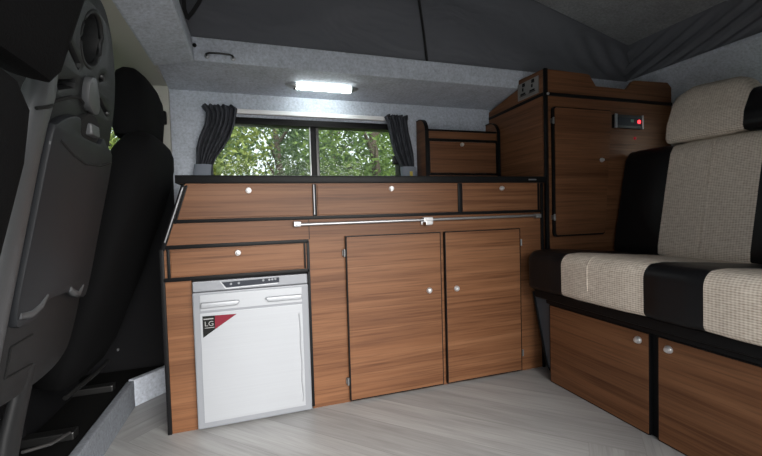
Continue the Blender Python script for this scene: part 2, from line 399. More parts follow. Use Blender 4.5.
def canvas():
    b = BM()
    # far panel, gently billowed; grid of x and height
    nx, nz = 90, 26
    def grid(f, na, nb):
        g = [[b.verts.new(f(i / na, j / nb)) for j in range(nb + 1)] for i in range(na + 1)]
        for i in range(na):
            for j in range(nb): b.faces.new((g[i][j], g[i + 1][j], g[i + 1][j + 1], g[i][j + 1]))
    def far(s, t):
        x = -.085 + s * 2.305; z0, z1 = 1.362, RZ(x) + .004
        near = math.exp(-((x - 2.14) / .30) ** 2)
        y = .185 + .018 * math.sin(PI * t) + .012 * math.sin(3.1 * x + 5 * t) * math.sin(PI * t) + .007 * math.sin(14 * (x - .75 * t)) * math.sin(PI * t) * math.exp(-((x - .45) / .5) ** 2)
        y += .012 * near * math.sin(46 * (x + .25 * t)) * math.sin(PI * min(1, t * 1.02))
        return Vector((x, y, z0 + (z1 - z0) * t))
    def rear(s, t):
        y = .235 - s * 1.32; z0, z1 = 1.364, 1.571
        x = 2.146 + .022 * math.sin(PI * t) + .010 * math.sin(PI * t) * math.sin(38 * (y + .55 * t)) + .006 * math.sin(PI * t) * math.sin(71 * (y + .5 * t))
        return Vector((x, y, z0 + (z1 - z0) * t))
    grid(far, nx, nz); grid(rear, 160, 24)
    def near_(s, t):
        x = -.085 + s * 2.305; return Vector((x, -1.085 - .02 * math.sin(PI * t), 1.29 + (RZ(x) - 1.29) * t))
    def front(s, t):
        y = .235 - s * 1.34; return Vector((-.03 - .02 * math.sin(PI * t), y, 1.366 + (RZ(-.03) - 1.366) * t))
    grid(near_, 30, 8); grid(front, 30, 8)
    o = obj('pop_top_canvas', b, M['canvas'], smooth=60, solid=.004)
    tag(o, 'dark grey canvas side of the raised pop top roof', 'canvas')
    s = BM(); path = []
    for k in range(15):
        t = k / 14; z = 1.366 + t * (RZ(.9) - 1.366); path.append((.955 - .075 * t + .012 * math.sin(PI * t), .17 + .002 + .012 * math.sin(PI * t), z))
    add_tube(s, path, .0055, 8); obj('seam', s, M['black_canvas'], o, smooth=50)
    return o
canvas()
b = BM()
P1 = [(.000, .165, 1.62), (.000, .155, 1.55), (-.004, .15, 1.50), (-.004, .15, 1.455), (.004, .152, 1.425)]
for P in (P1, [(.075, .160, 1.60), (.062, .155, 1.53), (.046, .15, 1.485), (.022, .15, 1.445), (.004, .152, 1.422)]):
    for a, c in zip(P, P[1:]):
        a, c = Vector(a), Vector(c); d = (c - a).normalized(); n = Vector((d.z, 0, -d.x)) * .0065
        add_prism(b, [a - n, a + n, c + d * .003 + n, c + d * .003 - n], (0, .003, 0))
tag(obj('roof_strap', b, M['black_canvas']), 'looped black webbing strap hanging at the front corner of the roof canvas', 'strap')

# window in the kitchen wall
w = struct('window_1', BM(), M['edge'])
b = BM()
add_box(b, WX0 - .01, WX1 + .01, YW - .012, YW + .05, WZ1 - .028, WZ1 + .002, .004)
add_box(b, WX0 - .01, WX1 + .01, YW - .012, YW + .05, WZ0 - .002, WZ0 + .02, .004)
add_box(b, WX0 - .01, WX0 + .006, YW - .012, YW + .05, WZ0, WZ1, .004); add_box(b, WX1 - .04, WX1 + .01, YW - .012, YW + .05, WZ0, WZ1, .004)
obj('window_frame', b, M['edge'], w, smooth=40)
b = BM(); add_box(b, .468, .496, YW + .002, YW + .028, WZ0 + .015, WZ1 - .02, .004); obj('sliding_stile', b, M['edge'], w)
b = BM(); add_box(b, .4655, .470, YW - .001, YW + .02, WZ0 + .015, WZ1 - .02, .001); obj('stile_edge', b, M['alu'], w)
b = BM(); add_box(b, .496, .512, YW + .015, YW + .03, WZ0 + .015, WZ1 - .02, .003); obj('fixed_stile', b, M['dark_metal'], w)
obj('pane', one_box(WX0 + .02, .472, YW + .012, YW + .016, WZ0 + .015, WZ1 - .022), M['glass'], w)
obj('pane', one_box(.494, WX1 - .035, YW + .026, YW + .030, WZ0 + .015, WZ1 - .022), M['glass'], w)
b = BM(); add_box(b, .872, .925, YW - .03, YW + .005, .945, .99, .008); add_box(b, .90, .93, YW - .04, YW - .01, .955, .975, .006); obj('window_latch', b, M['edge'], w)
# driver's door window in the cab wall
w = struct('window_2', BM(), M['edge'])
b = BM()
for a in ((-1.12, -.235, .92, .945), (-1.12, -.235, 1.165, 1.19), (-.26, -.235, .93, 1.18), (-1.12, -1.095, .93, 1.18)): add_box(b, a[0], a[1], YW + .012, YW + .05, a[2], a[3], .004)
obj('window_frame', b, M['edge'], w)
obj('pane', one_box(-1.1, -.25, YW + .028, YW + .032, .94, 1.17), M['glass'], w)
# rear window of the tailgate
w = struct('window_3', BM(), M['edge'])
b = BM()
for a in ((-1.2, -.30, .85, .875), (-1.2, -.30, 1.195, 1.215), (-.325, -.30, .86, 1.21), (-1.2, -1.175, .86, 1.21)): add_box(b, 2.315, 2.35, a[0], a[1], a[2], a[3], .003)
obj('window_frame', b, M['edge'], w)
obj('pane', one_box(2.332, 2.336, -1.19, -.31, .865, 1.2), M['glass'], w)

# ================================================================== CURTAIN RAIL, CURTAINS, LAMP, HANDLE
t = thing('curtain_rail', 'white curtain rail along the top of the side window', 'curtain rail', (.45, .415, 1.165))
obj('track', one_box(.03, .935, .408, .424, 1.158, 1.178, .003), M['white'], t)
for x in (.06, .47, .90): obj('bracket', one_box(x - .008, x + .008, .42, YW, 1.16, 1.176), M['white'], t)

def curtain(rows, label, bandrow, folds, ph):
    t = thing('curtain', label, 'curtain', ((rows[-1][1] + rows[-1][2]) / 2, .385, rows[-1][0]), 'curtains tied back at the side window')
    b = BM(); nu = 96
    zs = []; nv = 30
    def at(z):
        for (z1, l1, r1, a1), (z2, l2, r2, a2) in zip(rows, rows[1:]):
            if z1 >= z >= z2:
                k = (z1 - z) / (z1 - z2); k2 = k * k * (3 - 2 * k) if False else k
                return l1 + (l2 - l1) * k2, r1 + (r2 - r1) * k2, a1 + (a2 - a1) * k2
        return rows[-1][1:]
    g = []
    for j in range(nv + 1):
        z = rows[0][0] + (rows[-1][0] - rows[0][0]) * j / nv; l, r, a = at(z); row = []
        for i in range(nu + 1):
            s = i / nu
            zz = z + (.003 * math.sin(9 * s * PI + ph) if j == 0 else 0)
            row.append(b.verts.new((l + (r - l) * s, .388 + a * math.sin(2 * PI * folds * s + ph) + a * .4 * math.sin(2 * PI * folds * .47 * s + 1.3 * ph + 2 * z), zz)))
        g.append(row)
    for j in range(nv):
        for i in range(nu): b.faces.new((g[j][i], g[j][i + 1], g[j + 1][i + 1], g[j + 1][i]))
    obj('cloth', b, M['curtain'], t, smooth=80, solid=.002)
    (z0, z1, l, r, skew) = bandrow
    b = BM(); secs = []
    for z, k in ((z0, 0), (z0 - .003, 0), (z1 + .003, 1), (z1, 1)):
        secs.append((((l + r) / 2 + skew * k, .388, z), ((r - l) / 2, 0, 0), (0, .024, 0)))
    add_loft(b, secs, 2.6); tb = obj('tie_band', b, M['band'], t, smooth=50)
    return t, tb
t, tb = curtain([(1.184, .020, .135, .008), (1.172, .012, .155, .008), (1.150, .030, .150, .010), (1.10, .022, .140, .011), (1.05, .000, .122, .011), (1.0, -.014, .092, .011), (.96, -.015, .062, .010), (.925, -.018, .046, .010), (.86, -.028, .045, .010)],
        'charcoal curtain tied back at the left of the side window', (.930, .872, -.024, .046, -.008), 7, .4)
t, tb = curtain([(1.182, .842, .948, .008), (1.170, .822, .950, .009), (1.148, .838, .944, .010), (1.10, .846, .950, .010), (1.05, .856, .962, .010), (1.0, .868, .972, .010), (.96, .888, .974, .010), (.925, .904, .974, .009), (.86, .908, .978, .009)],
        'charcoal striped curtain tied back at the right of the side window', (.930, .872, .900, .978, .004), 8, 1.1)
obj('button', one_box(.938, .952, .358, .366, .884, .906, .002), M['yellow'], tb)

# lamp on the cant panel
def cant(x, y, off=0):      # point on the cant panel, off = distance below it
    z = 1.247 + (1.286 - 1.247) * (YW + .01 - y) / (YW + .01 - .18); return Vector((x, y, z - off))
t = thing('ceiling_lamp', 'lit white strip lamp fixed to the sloping carpeted panel above the window', 'lamp', tuple(cant(.51, .31)))
lx0, lx1, ly = .352, .672, .305
def lamp_sec(x, w, h):
    c = cant(x, ly); return (c - Vector((0, 0, h / 2 - .001)), Vector((0, w / 2, -w * .078)), Vector((0, 0, h / 2)))
b = BM(); add_loft(b, [lamp_sec(lx0, .012, .006), lamp_sec(lx0 + .012, .026, .011), lamp_sec(lx0 + .030, .032, .017), lamp_sec(lx0 + .046, .034, .019)], 3)
obj('end_cap', b, M['alu'], t, smooth=40)
b = BM(); add_loft(b, [lamp_sec(lx1 - .034, .034, .019), lamp_sec(lx1 - .026, .032, .017), lamp_sec(lx1 - .010, .026, .011), lamp_sec(lx1, .012, .006)], 3)
obj('end_cap', b, M['alu'], t, smooth=40)
b = BM(); add_loft(b, [lamp_sec(lx0 + .046, .032, .018), lamp_sec(lx1 - .034, .032, .018)], 3)
obj('diffuser', b, M['lamp'], t, smooth=40, label='glowing white diffuser')
obj('switch', one_box(lx0 + .034, lx0 + .044, ly - .005, ly + .005, cant(0, ly).z - .022, cant(0, ly).z - .018, .001), M['edge'], t)

# small wire handle on the fascia
t = thing('grab_handle', 'small dark wire handle on the carpeted fascia above the window', 'handle', (.107, .17, 1.30))
b = BM(); add_tube(b, [(.062, .172, 1.302), (.062, .152, 1.303), (.072, .147, 1.305), (.107, .146, 1.306), (.142, .147, 1.305), (.152, .152, 1.303), (.152, .172, 1.302)], .0035, 8); obj('wire', b, M['dark_metal'], t, smooth=60)
for x in (.062, .152):
    b = BM(); add_lathe(b, [(.009, 0), (.009, .004), (.006, .007), (.002, .0075)], (x, .1745, 1.302), (0, -1, -.12)); obj('foot', b, M['alu'], t, smooth=50)
b = BM(); add_lathe(b, [(.007, 0), (.007, .006), (.004, .012), (.002, .013)], (.022, .171, 1.336), (0, -1, -.1)); tag(obj('fixing_stud', b, M['edge'], smooth=50), 'black stud at the left end of the carpeted fascia', 'stud')

# ================================================================== KITCHEN UNIT
K = thing('kitchen_unit', 'walnut kitchen unit under the window with drawers, two doors and black edging', 'cabinet', (.66, .2, 0))
LT = [(-.083, 0), (-.083, .476), (-.079, .605), (-.006, .818)]      # outline of the left end
b = BM()
T = .016
add_prism(b, xz([(-.083, 0), (-.081, .50), (0, .50), (0, 0)], 0), (0, T, 0))                                        # stile left of fridge
add_prism(b, xz([(-.0805, .5001), (-.079, .605), (-.006, .818), (1.407, .818), (1.407, 0), (.384, 0), (.384, .5001)], 0), (0, T, 0))
obj('front_panel', b, M['wood_x'], K)
b = BM(); add_prism(b, [(p[0], T, p[1]) for p in LT] + [(p[0] + .015, T, p[1]) for p in LT[::-1]], (0, YW - T - .012, 0)); obj('side_panel', b, M['wood_y'], K)
b = BM(); add_box(b, 1.392, 1.407, T, YW - .012, 0, .818); obj('side_panel', b, M['wood_y'], K)
b = BM(); add_box(b, .384, .399, T, YW - .012, 0, .80); obj('partition', b, M['wood_y'], K)
# black edging: bars proud of the front
def bar(bm, x0, z0, x1, z1, w, y0=-.006, y1=.004):
    a, c = Vector((x0, y0, z0)), Vector((x1, y0, z1)); d = (c - a).normalized(); n = Vector((-d.z, 0, d.x)) * w / 2
    add_prism(bm, [a - n, c - n, c + n, a + n], (0, y1 - y0, 0), .0018, 2)
b = BM()
bar(b, -.083, .0, -.083, .606, .013); bar(b, -.080, .603, -.0105, .8125, .013)
bar(b, -.045, .695, 1.396, .695, .012); bar(b, -.072, .612, .387, .612, .013); bar(b, -.082, .5065, .387, .5065, .013)
bar(b, .384, .010, .384, .612, .010); bar(b, -.064, .512, -.064, .606, .009); bar(b, .372, .515, .372, .606, .006)
bar(b, 1.003, .700, 1.003, .8175, .018); bar(b, 1.391, .690, 1.391, .8175, .007)
bar(b, 1.4075, 0, 1.4075, .8175, .014)
obj('edge_trim', b, M['edge'], K, smooth=40)
b = BM(); bar(b, -.036, .700, .000, .812, .006, -.010, .004); ra = obj('rounded_trim', b, M['edge'], K, smooth=40)
b = BM(); bar(b, .4135, .702, .4135, .815, .013, -.008, .004); rb = obj('rounded_trim', b, M['edge'], K, smooth=40)
b = BM(); bar(b, -.072, .628, -.012, .806, .005, -.009, -.004); obj('highlight_strip', b, M['strip'], K, label='painted highlight along the black trim')  # grey bar painted in for the reflection along the slanted black trim
b = BM(); bar(b, .411, .704, .411, .813, .005, -.0105, -.006); obj('highlight_strip', b, M['strip'], K, label='painted highlight along the black trim')  # same painted reflection on the black drawer divider
def drawer(pts, kx, kz, y=-.004):
    b = BM(); add_prism(b, xz(pts, y), (0, .010, 0), .0015); o = obj('drawer_front', b, M['wood_x'], K)
    obj('knob', knob_bm(kx, y, kz), M['chrome'], o, smooth=40)
drawer([(-.034, .704), (.003, .812), (.404, .812), (.404, .704)], .190, .794)
drawer([(.424, .704), (.424, .812), (.991, .812), (.991, .704)], .707, .797)
drawer([(1.015, .704), (1.015, .812), (1.384, .812), (1.384, .704)], 1.201, .795)
drawer([(-.057, .516), (-.057, .602), (.366, .602), (.366, .516)], .148, .584)
def door(x0, x1, hinge_x, kx, kz):
    o = obj('door', one_box(x0, x1, -.016, -.001, .012, .620, .0012), M['wood_x'], K)
    e = BM()
    for (a0, a1, c0, c1) in ((x0 - .0035, x0 - .0002, .010, .622), (x1 + .0002, x1 + .0028, .010, .622), (x0 - .0035, x1 + .0028, .0085, .0118), (x0 - .0035, x1 + .0028, .6202, .6232)): add_box(e, a0, a1, -.0165, -.0005, c0, c1)
    obj('door_edging', e, M['edge'], o)
    obj('knob', knob_bm(kx, -.016, kz, s=1.15), M['chrome'], o, smooth=40)
    for z in (.562, .083):
        h = BM(); add_tube(h, [(hinge_x, -.012, z - .014), (hinge_x, -.012, z + .014)], .0042, 10); add_box(h, hinge_x - .006, hinge_x + .006, -.009, 0, z - .010, z + .010); obj('hinge', h, M['hinge'], o, smooth=40)
door(.5235, .902, .5145, .850, .395); door(.927, 1.279, 1.2895, .971, .392)
b = BM(); add_box(b, .389, .3915, -.0012, .001, .618, .690); obj('panel_joint', b, M['edge'], K)
# table rail
b = BM(); add_tube(b, [(.341, -.018, .672), (1.383, -.018, .676)], .0052, 12); r = obj('table_rail', b, M['alu'], K, smooth=50, label='long satin metal table rail with a centre clip')
for x in (.348, 1.376):
    b = BM(); add_box(b, x - .013, x + .013, -.022, 0, .665, .683, .003); obj('rail_end', b, M['alu'], r)
b = BM(); add_box(b, .832, .870, -.026, 0, .664, .684, .003); add_box(b, .838, .864, -.030, -.024, .653, .672, .003); add_box(b, .826, .832, -.012, 0, .655, .676, .002); add_box(b, .870, .876, -.012, 0, .655, .676, .002)
obj('rail_clip', b, M['chrome'], r)

# worktop
t = thing('worktop', 'long black edged worktop over the walnut kitchen drawers', 'worktop', (.66, .2, .8185))
b = BM(); add_box(b, -.020, 1.415, .004, YW - .004, .8185, .844); obj('slab', b, M['wood_x'], t)
b = BM(); add_box(b, -.034, 1.4265, -.009, .004, .8185, .8455, .003); add_box(b, -.034, -.0205, .004, YW - .004, .8185, .8455, .003)
obj('edging', b, M['edge'], t, smooth=40)
b = BM(); add_box(b, 1.335, 1.375, -.0105, -.007, .829, .834, .001); obj('latch_plate', b, M['alu'], t)

# ================================================================== FRIDGE
Fg = thing('fridge', 'small silver built-in fridge under the lower drawer', 'fridge', (.192, .2, 0))
obj('housing', one_box(.004, .376, -.004, .40, .012, .496, .003), M['fridge_frame'], Fg)
b = BM(); add_box(b, .004, .376, -.016, -.004, .462, .4965, .003); cp = obj('control_strip', b, M['fridge_frame'], Fg)
b = BM(); add_prism(b, xz([(.093, .489), (.107, .4705), (.279, .4745), (.279, .4915)], -.0185), (0, .004, 0), .001); d = obj('display', b, M['display'], cp)
b = BM(); add_prism(b, xz([(.091, .491), (.106, .4685), (.274, .4725), (.274, .4705), (.104, .466), (.088, .491)], -.0172), (0, .003, 0)); obj('display_edge', b, M['alu'], cp)
for x, z in ((.122, .4815), (.147, .4825), (.226, .4855), (.246, .486), (.256, .4865), (.266, .487)):
    b = BM(); add_lathe(b, [(.004, 0), (.004, .001), (.003, .0015)], (x, -.0186, z), (0, -1, 0), 12); obj('button', b, M['fridge_frame'], d)
D = obj('door', one_box(.003, .377, -.022, -.005, .008, .4605, .004), M['fridge_frame'], Fg)
obj('door_panel', one_box(.024, .354, -.0235, -.0215, .028, .392, .0007), M['fridge'], D)
obj('handle_panel', one_box(.026, .354, -.0232, -.0215, .400, .452, .0008), M['fridge'], D)
for pts in ([(.028, .409), (.028, .428), (.138, .428), (.150, .424), (.138, .411)], [(.229, .424), (.236, .4285), (.353, .4285), (.353, .411), (.240, .411)]):
    b = BM(); add_prism(b, xz(pts, -.034), (0, .012, 0), .004, 3); obj('handle', b, M['fridge'], D, smooth=50)
b = BM()
path = [(.342, -.0245, .36), (.345, -.0245, .30), (.343, -.0245, .24), (.347, -.0245, .18), (.344, -.0245, .12), (.348, -.0245, .07), (.346, -.0245, .045)]
add_tube(b, path, .0022, 6); obj('peeling_film', b, M['fridge'], D, smooth=80, label='wrinkled edge of protective film')
# sticker in the corner of the door
b = BM(); add_prism(b, xz([(.031, .383), (.031, .312), (.085, .3475), (.085, .3815)], -.0246), (0, .0012, 0)); s = obj('sticker', b, M['stick_black'], D, label='black and crimson triangular sticker')
b = BM(); add_prism(b, xz([(.072, .382), (.085, .3475), (.137, .3805)], -.0249), (0, .001, 0)); add_prism(b, xz([(.069, .382), (.068, .337), (.085, .3475), (.085, .3816)], -.0248), (0, .001, 0)); obj('sticker_corner', b, M['stick_red'], s)
cu = bpy.data.curves.new('tmp', 'FONT'); cu.body = 'LG'; cu.size = .0225; cu.extrude = .0003
o = bpy.data.objects.new('tmp', cu); COL.objects.link(o)
me = bpy.data.meshes.new_from_object(o.evaluated_get(bpy.context.evaluated_depsgraph_get())); b = BM(); b.from_mesh(me)
bpy.data.objects.remove(o); bpy.data.curves.remove(cu); bpy.data.meshes.remove(me)
for v in b.verts: v.co = Vector((.036 + v.co.x * 1.05, -.0252 - v.co.z, .3495 + v.co.y))
obj('lettering', b, M['stick_txt'], s)
obj('small_print', one_box(.034, .064, -.0252, -.0246, .371, .3745), M['stick_txt'], s); obj('small_print', one_box(.037, .066, -.0252, -.0246, .3425, .3445), M['stick_txt'], s)

# ================================================================== SMALL CABINET ON THE WORKTOP
S = thing('small_cabinet', 'small walnut cabinet with rounded ends standing on the worktop beside the curtain', 'cabinet', (1.21, .38, .8455))
def endp(x0, x1):
    pts = [(.322, .8455), (.322, 1.095)]
    for k in range(9):
        a = k / 8 * PI / 2; pts.append((.322 + .072 * (1 - math.cos(a)), 1.095 + .066 * math.sin(a)))
    pts += [(.425, 1.161), (.425, .8455)]
    p = obj('end_panel', one_prism(yz(pts, x0), (x1 - x0, 0, 0)), M['wood_y'], S)
    e = BM(); line = pts[:-2] + [(.425, 1.161)]
    for a, c in zip(line, line[1:]):
        a, c = Vector((0, *a)), Vector((0, *c)); d = (c - a).normalized(); n = Vector((0, -d.z, d.y)) * .005
        add_prism(e, [(x0 - .001, a.y, a.z), (x0 - .001, c.y, c.z), (x0 - .001, c.y + n.y, c.z + n.z), (x0 - .001, a.y + n.y, a.z + n.z)], (x1 - x0 + .002, 0, 0))
    obj('rounded_edging', e, M['edge'], p, smooth=40)
endp(1.006, 1.022); endp(1.4125, 1.4265)
b = BM(); add_box(b, 1.022, 1.4125, .330, .345, 1.063, 1.100); add_box(b, 1.022, 1.4125, .345, .425, 1.085, 1.10); add_box(b, 1.022, 1.4125, .345, .425, .8455, .86); add_box(b, 1.022, 1.4125, .332, .345, .8455, .888)
obj('carcass', b, M['wood_x'], S)
b = BM(); add_box(b, 1.022, 1.4125, .325, .345, 1.0995, 1.1085, .002); add_box(b, 1.022, 1.4125, .324, .333, 1.051, 1.064, .002); add_box(b, 1.022, 1.4125, .324, .334, .884, .893, .002); add_box(b, 1.022, 1.030, .324, .333, .885, 1.06); add_box(b, 1.4035, 1.4125, .324, .333, .885, 1.06)
obj('edge_trim', b, M['edge'], S)
d = obj('door', one_box(1.031, 1.4025, .322, .334, .895, 1.049, .0015), M['wood_x'], S)
obj('knob', knob_bm(1.206, .322, 1.036), M['chrome'], d, smooth=40)

# ================================================================== TALL CABINET
TC = thing('tall_cabinet', 'tall walnut cabinet with a notched top rail in the corner by the bench seat', 'cabinet', (1.82, .2, 0))
X0, X1 = 1.434, 2.21
ZT = 1.203
b = BM(); add_box(b, X0 + .003, X1, .002, .018, 0, ZT); obj('front_panel', b, M['wood_x'], TC)
b = BM(); add_prism(b, yz([(.018, 0), (.018, ZT), (.424, 1.192), (.424, 0)], X0), (.016, 0, 0)); obj('side_panel', b, M['wood_y'], TC)
b = BM(); add_box(b, X1 - .016, X1, .018, .424, 0, ZT); obj('side_panel', b, M['wood_y'], TC)
b = BM(); add_box(b, X0 + .016, X1 - .016, .018, .424, ZT - .016, ZT); obj('top_board', b, M['wood_x'], TC)
b = BM(); add_prism(b, xz([(X0 + .006, ZT + .012), (X0 + .006, 1.3165), (1.672, 1.3135), (1.688, 1.310), (1.725, 1.262), (1.912, 1.2615), (1.950, 1.302), (1.965, 1.307), (X1, 1.314), (X1, ZT + .012)], .002), (0, .014, 0), .001)
obj('top_rail', b, M['wood_x'], TC)
b = BM(); add_prism(b, yz([(.004, 1.216), (.004, 1.3165), (.172, 1.3215), (.176, 1.283), (.424, 1.232), (.424, 1.204)], X0), (.014, 0, 0), .001)
sr = obj('side_rail', b, M['wood_y'], TC)
b = BM()
add_box(b, X0 + .002, X1, -.004, .018, ZT - .003, ZT + .012, .002)                                    # line under the front rail
add_prism(b, yz([(0, 1.202), (0, 1.217), (.424, 1.206), (.424, 1.191)], X0 - .002), (.016, 0, 0), .002)
add_box(b, X0 - .003, X0 + .014, -.005, .008, 0, 1.318, .003)                                          # corner post
add_box(b, X0 + .014, X1, -.001, .014, 1.0, 1.0001)
obj('edge_trim', b, M['edge'], TC, smooth=40)
b = BM(); add_lathe(b, [(.006, 0), (.006, .004), (.003, .007), (.001, .007)], (X0 + .012, -.005, ZT + .004), (0, -1, 0), 14); obj('corner_stud', b, M['alu'], TC, smooth=50)
# door
dp = smooth = None
def rrect(x0, x1, z0, z1, r, n=5):
    out = []
    for cx, cz, a0 in ((x1 - r, z1 - r, 0), (x0 + r, z1 - r, 90), (x0 + r, z0 + r, 180), (x1 - r, z0 + r, 270)):
        for k in range(n + 1):
            a = math.radians(a0 + 90 * k / n); out.append((cx + r * math.cos(a), cz + r * math.sin(a)))
    return out
def taper(pts): return [(x - (.047 * (1.148 - z) / .563 if x > 1.7 else 0), z) for x, z in pts]
e = one_prism(xz(taper(rrect(1.466, 1.806, .578, 1.152, .015)), -.010), (0, .011, 0)); 
d = obj('door', one_prism(xz(taper(rrect(1.4765, 1.803, .585, 1.148, .012)), -.013), (0, .012, 0), bev=.001), M['wood_x'], TC)
obj('door_edging', e, M['edge'], d)
obj('knob', knob_bm(1.738, -.013, .921), M['chrome'], d, smooth=40)
for z in (1.09, .665):
    h = BM(); add_tube(h, [(1.468, -.013, z - .014), (1.468, -.013, z + .014)], .0045, 10); add_box(h, 1.462, 1.474, -.011, .002, z - .010, z + .010); obj('hinge', h, M['hinge'], d, smooth=40)
# control panel
b = BM(); add_box(b, 1.818, 1.996, -.014, .002, 1.0735, 1.136, .002); cp = obj('control_panel', b, M['dark_metal'], TC, label='small black control panel with a red light')
for x0, x1 in ((1.8175, 1.832), (1.989, 1.997)): obj('panel_end', one_box(x0, x1, -.019, -.012, 1.072, 1.1375, .002), M['alu'], cp)
obj('screen', one_box(1.836, 1.986, -.0165, -.013, 1.085, 1.122, .001), M['display'], cp)
b = BM(); add_lathe(b, [(.009, 0), (.009, .002), (.006, .005), (.002, .006)], (1.968, -.0165, 1.1055), (0, -1, 0), 16); obj('red_light', b, M['led_red'], cp, smooth=50)
b = BM(); add_box(b, 1.916, 1.934, -.0178, -.016, 1.102, 1.115); obj('green_readout', b, M['led_green'], cp)
b = BM(); add_lathe(b, [(.007, 0), (.007, .003), (.004, .006), (.002, .0065)], (1.963, .002, 1.031), (0, -1, 0), 16); obj('indicator_light', b, M['led_dim'], TC, smooth=50, label='small dim red indicator')
# double socket on the left rail
sx = X0
b = BM(); add_box(b, sx - .006, sx, .033, .174, 1.2215, 1.298, .002); so = obj('power_socket', b, M['socket'], TC, label='brushed steel double power socket')
for cy in (.136, .073):
    b = BM()
    add_box(b, sx - .0078, sx - .005, cy - .004, cy + .004, 1.258, 1.272); add_box(b, sx - .0078, sx - .005, cy - .016, cy + .016, 1.241, 1.248); add_box(b, sx - .0078, sx - .005, cy - .022, cy + .022, 1.236, 1.2385)
    obj('outlet', b, M['hole'], so)
    b = BM(); add_box(b, sx - .009, sx - .005, cy - .026 + .012, cy + .002, 1.277, 1.292, .001); obj('switch', b, M['edge'], so)

# ================================================================== BENCH SEAT
B = thing('bench_seat', 'striped oatmeal and black bench seat on a walnut base at the right', 'bench seat', (1.75, -.6, 0))
YL, YR = -.05, -1.16
b = BM(); add_box(b, 1.352, 1.86, YR, -.125, 0, .345); obj('base_box', b, M['black_trim'], B)
b = BM(); add_box(b, 1.338, 1.352, YR, -.122, 0, .330); obj('base_front', b, M['edge'], B)
b = BM()
add_box(b, 1.305, 1.86, YR, -.070, .338, .372, .006, 3); add_box(b, 1.322, 1.36, YR, -.118, .3185, .338, .004)
obj('base_board', b, M['edge'], B, smooth=40)
def base_door(y0, y1, ky):
    d = obj('door', one_box(1.325, 1.3375, y1, y0, .004, .313, .0015), M['wood_y'], B)
    e = BM(); add_box(e, 1.3262, 1.3380, y1 - .004, y1 - .0003, .003, .3155); add_box(e, 1.3262, 1.3380, y0 + .0003, y0 + .004, .003, .3155); add_box(e, 1.3262, 1.3380, y1, y0, .3132, .3162); add_box(e, 1.3262, 1.338, y1, y0, .001, .0038)
    obj('door_edging', e, M['edge'], d)
    obj('knob', knob_bm(1.325, ky, .287, (-1, 0, 0), 1.15), M['chrome'], d, smooth=40)
base_door(-.137, -.549, -.517); base_door(-.580, -1.02, -.611)
# grey steel side plate between the kitchen and the base
b = BM(); add_prism(b, yz([(-.006, .345), (-.121, .345), (-.121, .03), (-.092, .03), (-.082, .05)], 1.356), (.012, 0, 0), .002); obj('side_plate', b, M['steel'], B)
b = BM(); add_tube(b, [(1.354, -.006, .345), (1.354, -.084, .048), (1.354, -.11, .02)], .005, 8); obj('plate_edging', b, M['edge'], B, smooth=50)

def cushion(name, prof, bands, endr=.03, drop=None):
    """prof: closed (x,z) outline; bands: list of (y0,y1,material index); slight crown at each seam"""
    cx = sum(p[0] for p in prof) / len(prof); cz = sum(p[1] for p in prof) / len(prof)
    ys = []
    lo, hi = bands[0][0], bands[-1][1]
    for (y0, y1, mi) in bands:
        n = 10
        for k in range(n + (1 if y1 == hi else 0)):
            t = k / n; ys.append((y0 + (y1 - y0) * t, mi, .5 - .5 * math.cos(2 * PI * t)))
    ends = []
    def sec(y, scale_in):
        out = []
        for x, z in prof:
            d = Vector((cx - x, cz - z)); l = d.length
            d = d / l * min(scale_in, l * .9); out.append((x + d.x, y, z + d.y))
        if drop: out = [(x, yy, z - drop(yy) * max(0, min(1, (z - zlo) / (zhi - zlo))) ** 2) for x, yy, z in out]
        return out
    zlo, zhi = min(p[1] for p in prof), max(p[1] for p in prof)
    b = BM(); rings = []; mids = []
    sg = -1 if hi < lo else 1
    for k in range(6):
        a = k / 6 * PI / 2; rings.append(sec(lo + sg * endr * (1 - math.cos(PI / 2 - a)) * 1.0 if False else lo + sg * endr * (1 - math.cos(a)) , endr * (1 - math.sin(a)))); mids.append(bands[0][2])
    for y, mi, cr in ys:
        if abs(y - lo) <= endr or abs(y - hi) <= endr: continue
        rings.append(sec(y, .0045 * (1 - min(1, cr * 3)))); mids.append(mi)
    for k in range(6):
        a = (5 - k) / 6 * PI / 2; rings.append(sec(hi - sg * endr * (1 - math.cos(a)), endr * (1 - math.sin(a)))); mids.append(bands[-1][2])
    vs = [[b.verts.new(p) for p in r] for r in rings]; n = len(prof)
    for i in range(len(vs) - 1):
        for k in range(n):
            f = b.faces.new((vs[i][k], vs[i][(k + 1) % n], vs[i + 1][(k + 1) % n], vs[i + 1][k])); f.material_index = mids[i]
    f = b.faces.new(vs[0][::-1]); f.material_index = bands[0][2]; f = b.faces.new(vs[-1]); f.material_index = bands[-1][2]
    bmesh.ops.recalc_face_normals(b, faces=b.faces[:])
    return obj(name, b, [M['vinyl'], M['fabric']], B, smooth=60)
def arc(cx, cz, r, a0, a1, n=8):
    return [(cx + r * math.cos(math.radians(a0 + (a1 - a0) * k / n)), cz + r * math.sin(math.radians(a0 + (a1 - a0) * k / n))) for k in range(n + 1)]
def dense(pts, step=.02):
    out = []
    for a, c in zip(pts, pts[1:] + pts[:1]):
        l = math.dist(a, c); n = max(1, int(l / step))
        for k in range(n): out.append((a[0] + (c[0] - a[0]) * k / n, a[1] + (c[1] - a[1]) * k / n))
    return out
seatp = dense(arc(1.295, .394, .02, 270, 180, 4) + arc(1.318, .490, .044, 180, 92, 8) + [(1.36, .536), (1.5, .527), (1.80, .499), (1.86, .495)] + arc(1.86, .39, .015, 0, -90, 3))
sc_ = cushion('seat_cushion', seatp, [(YL - .008, -.25, 0), (-.25, -.57, 1), (-.57, -.73, 0), (-.73, -1.04, 1), (-1.04, YR, 0)])
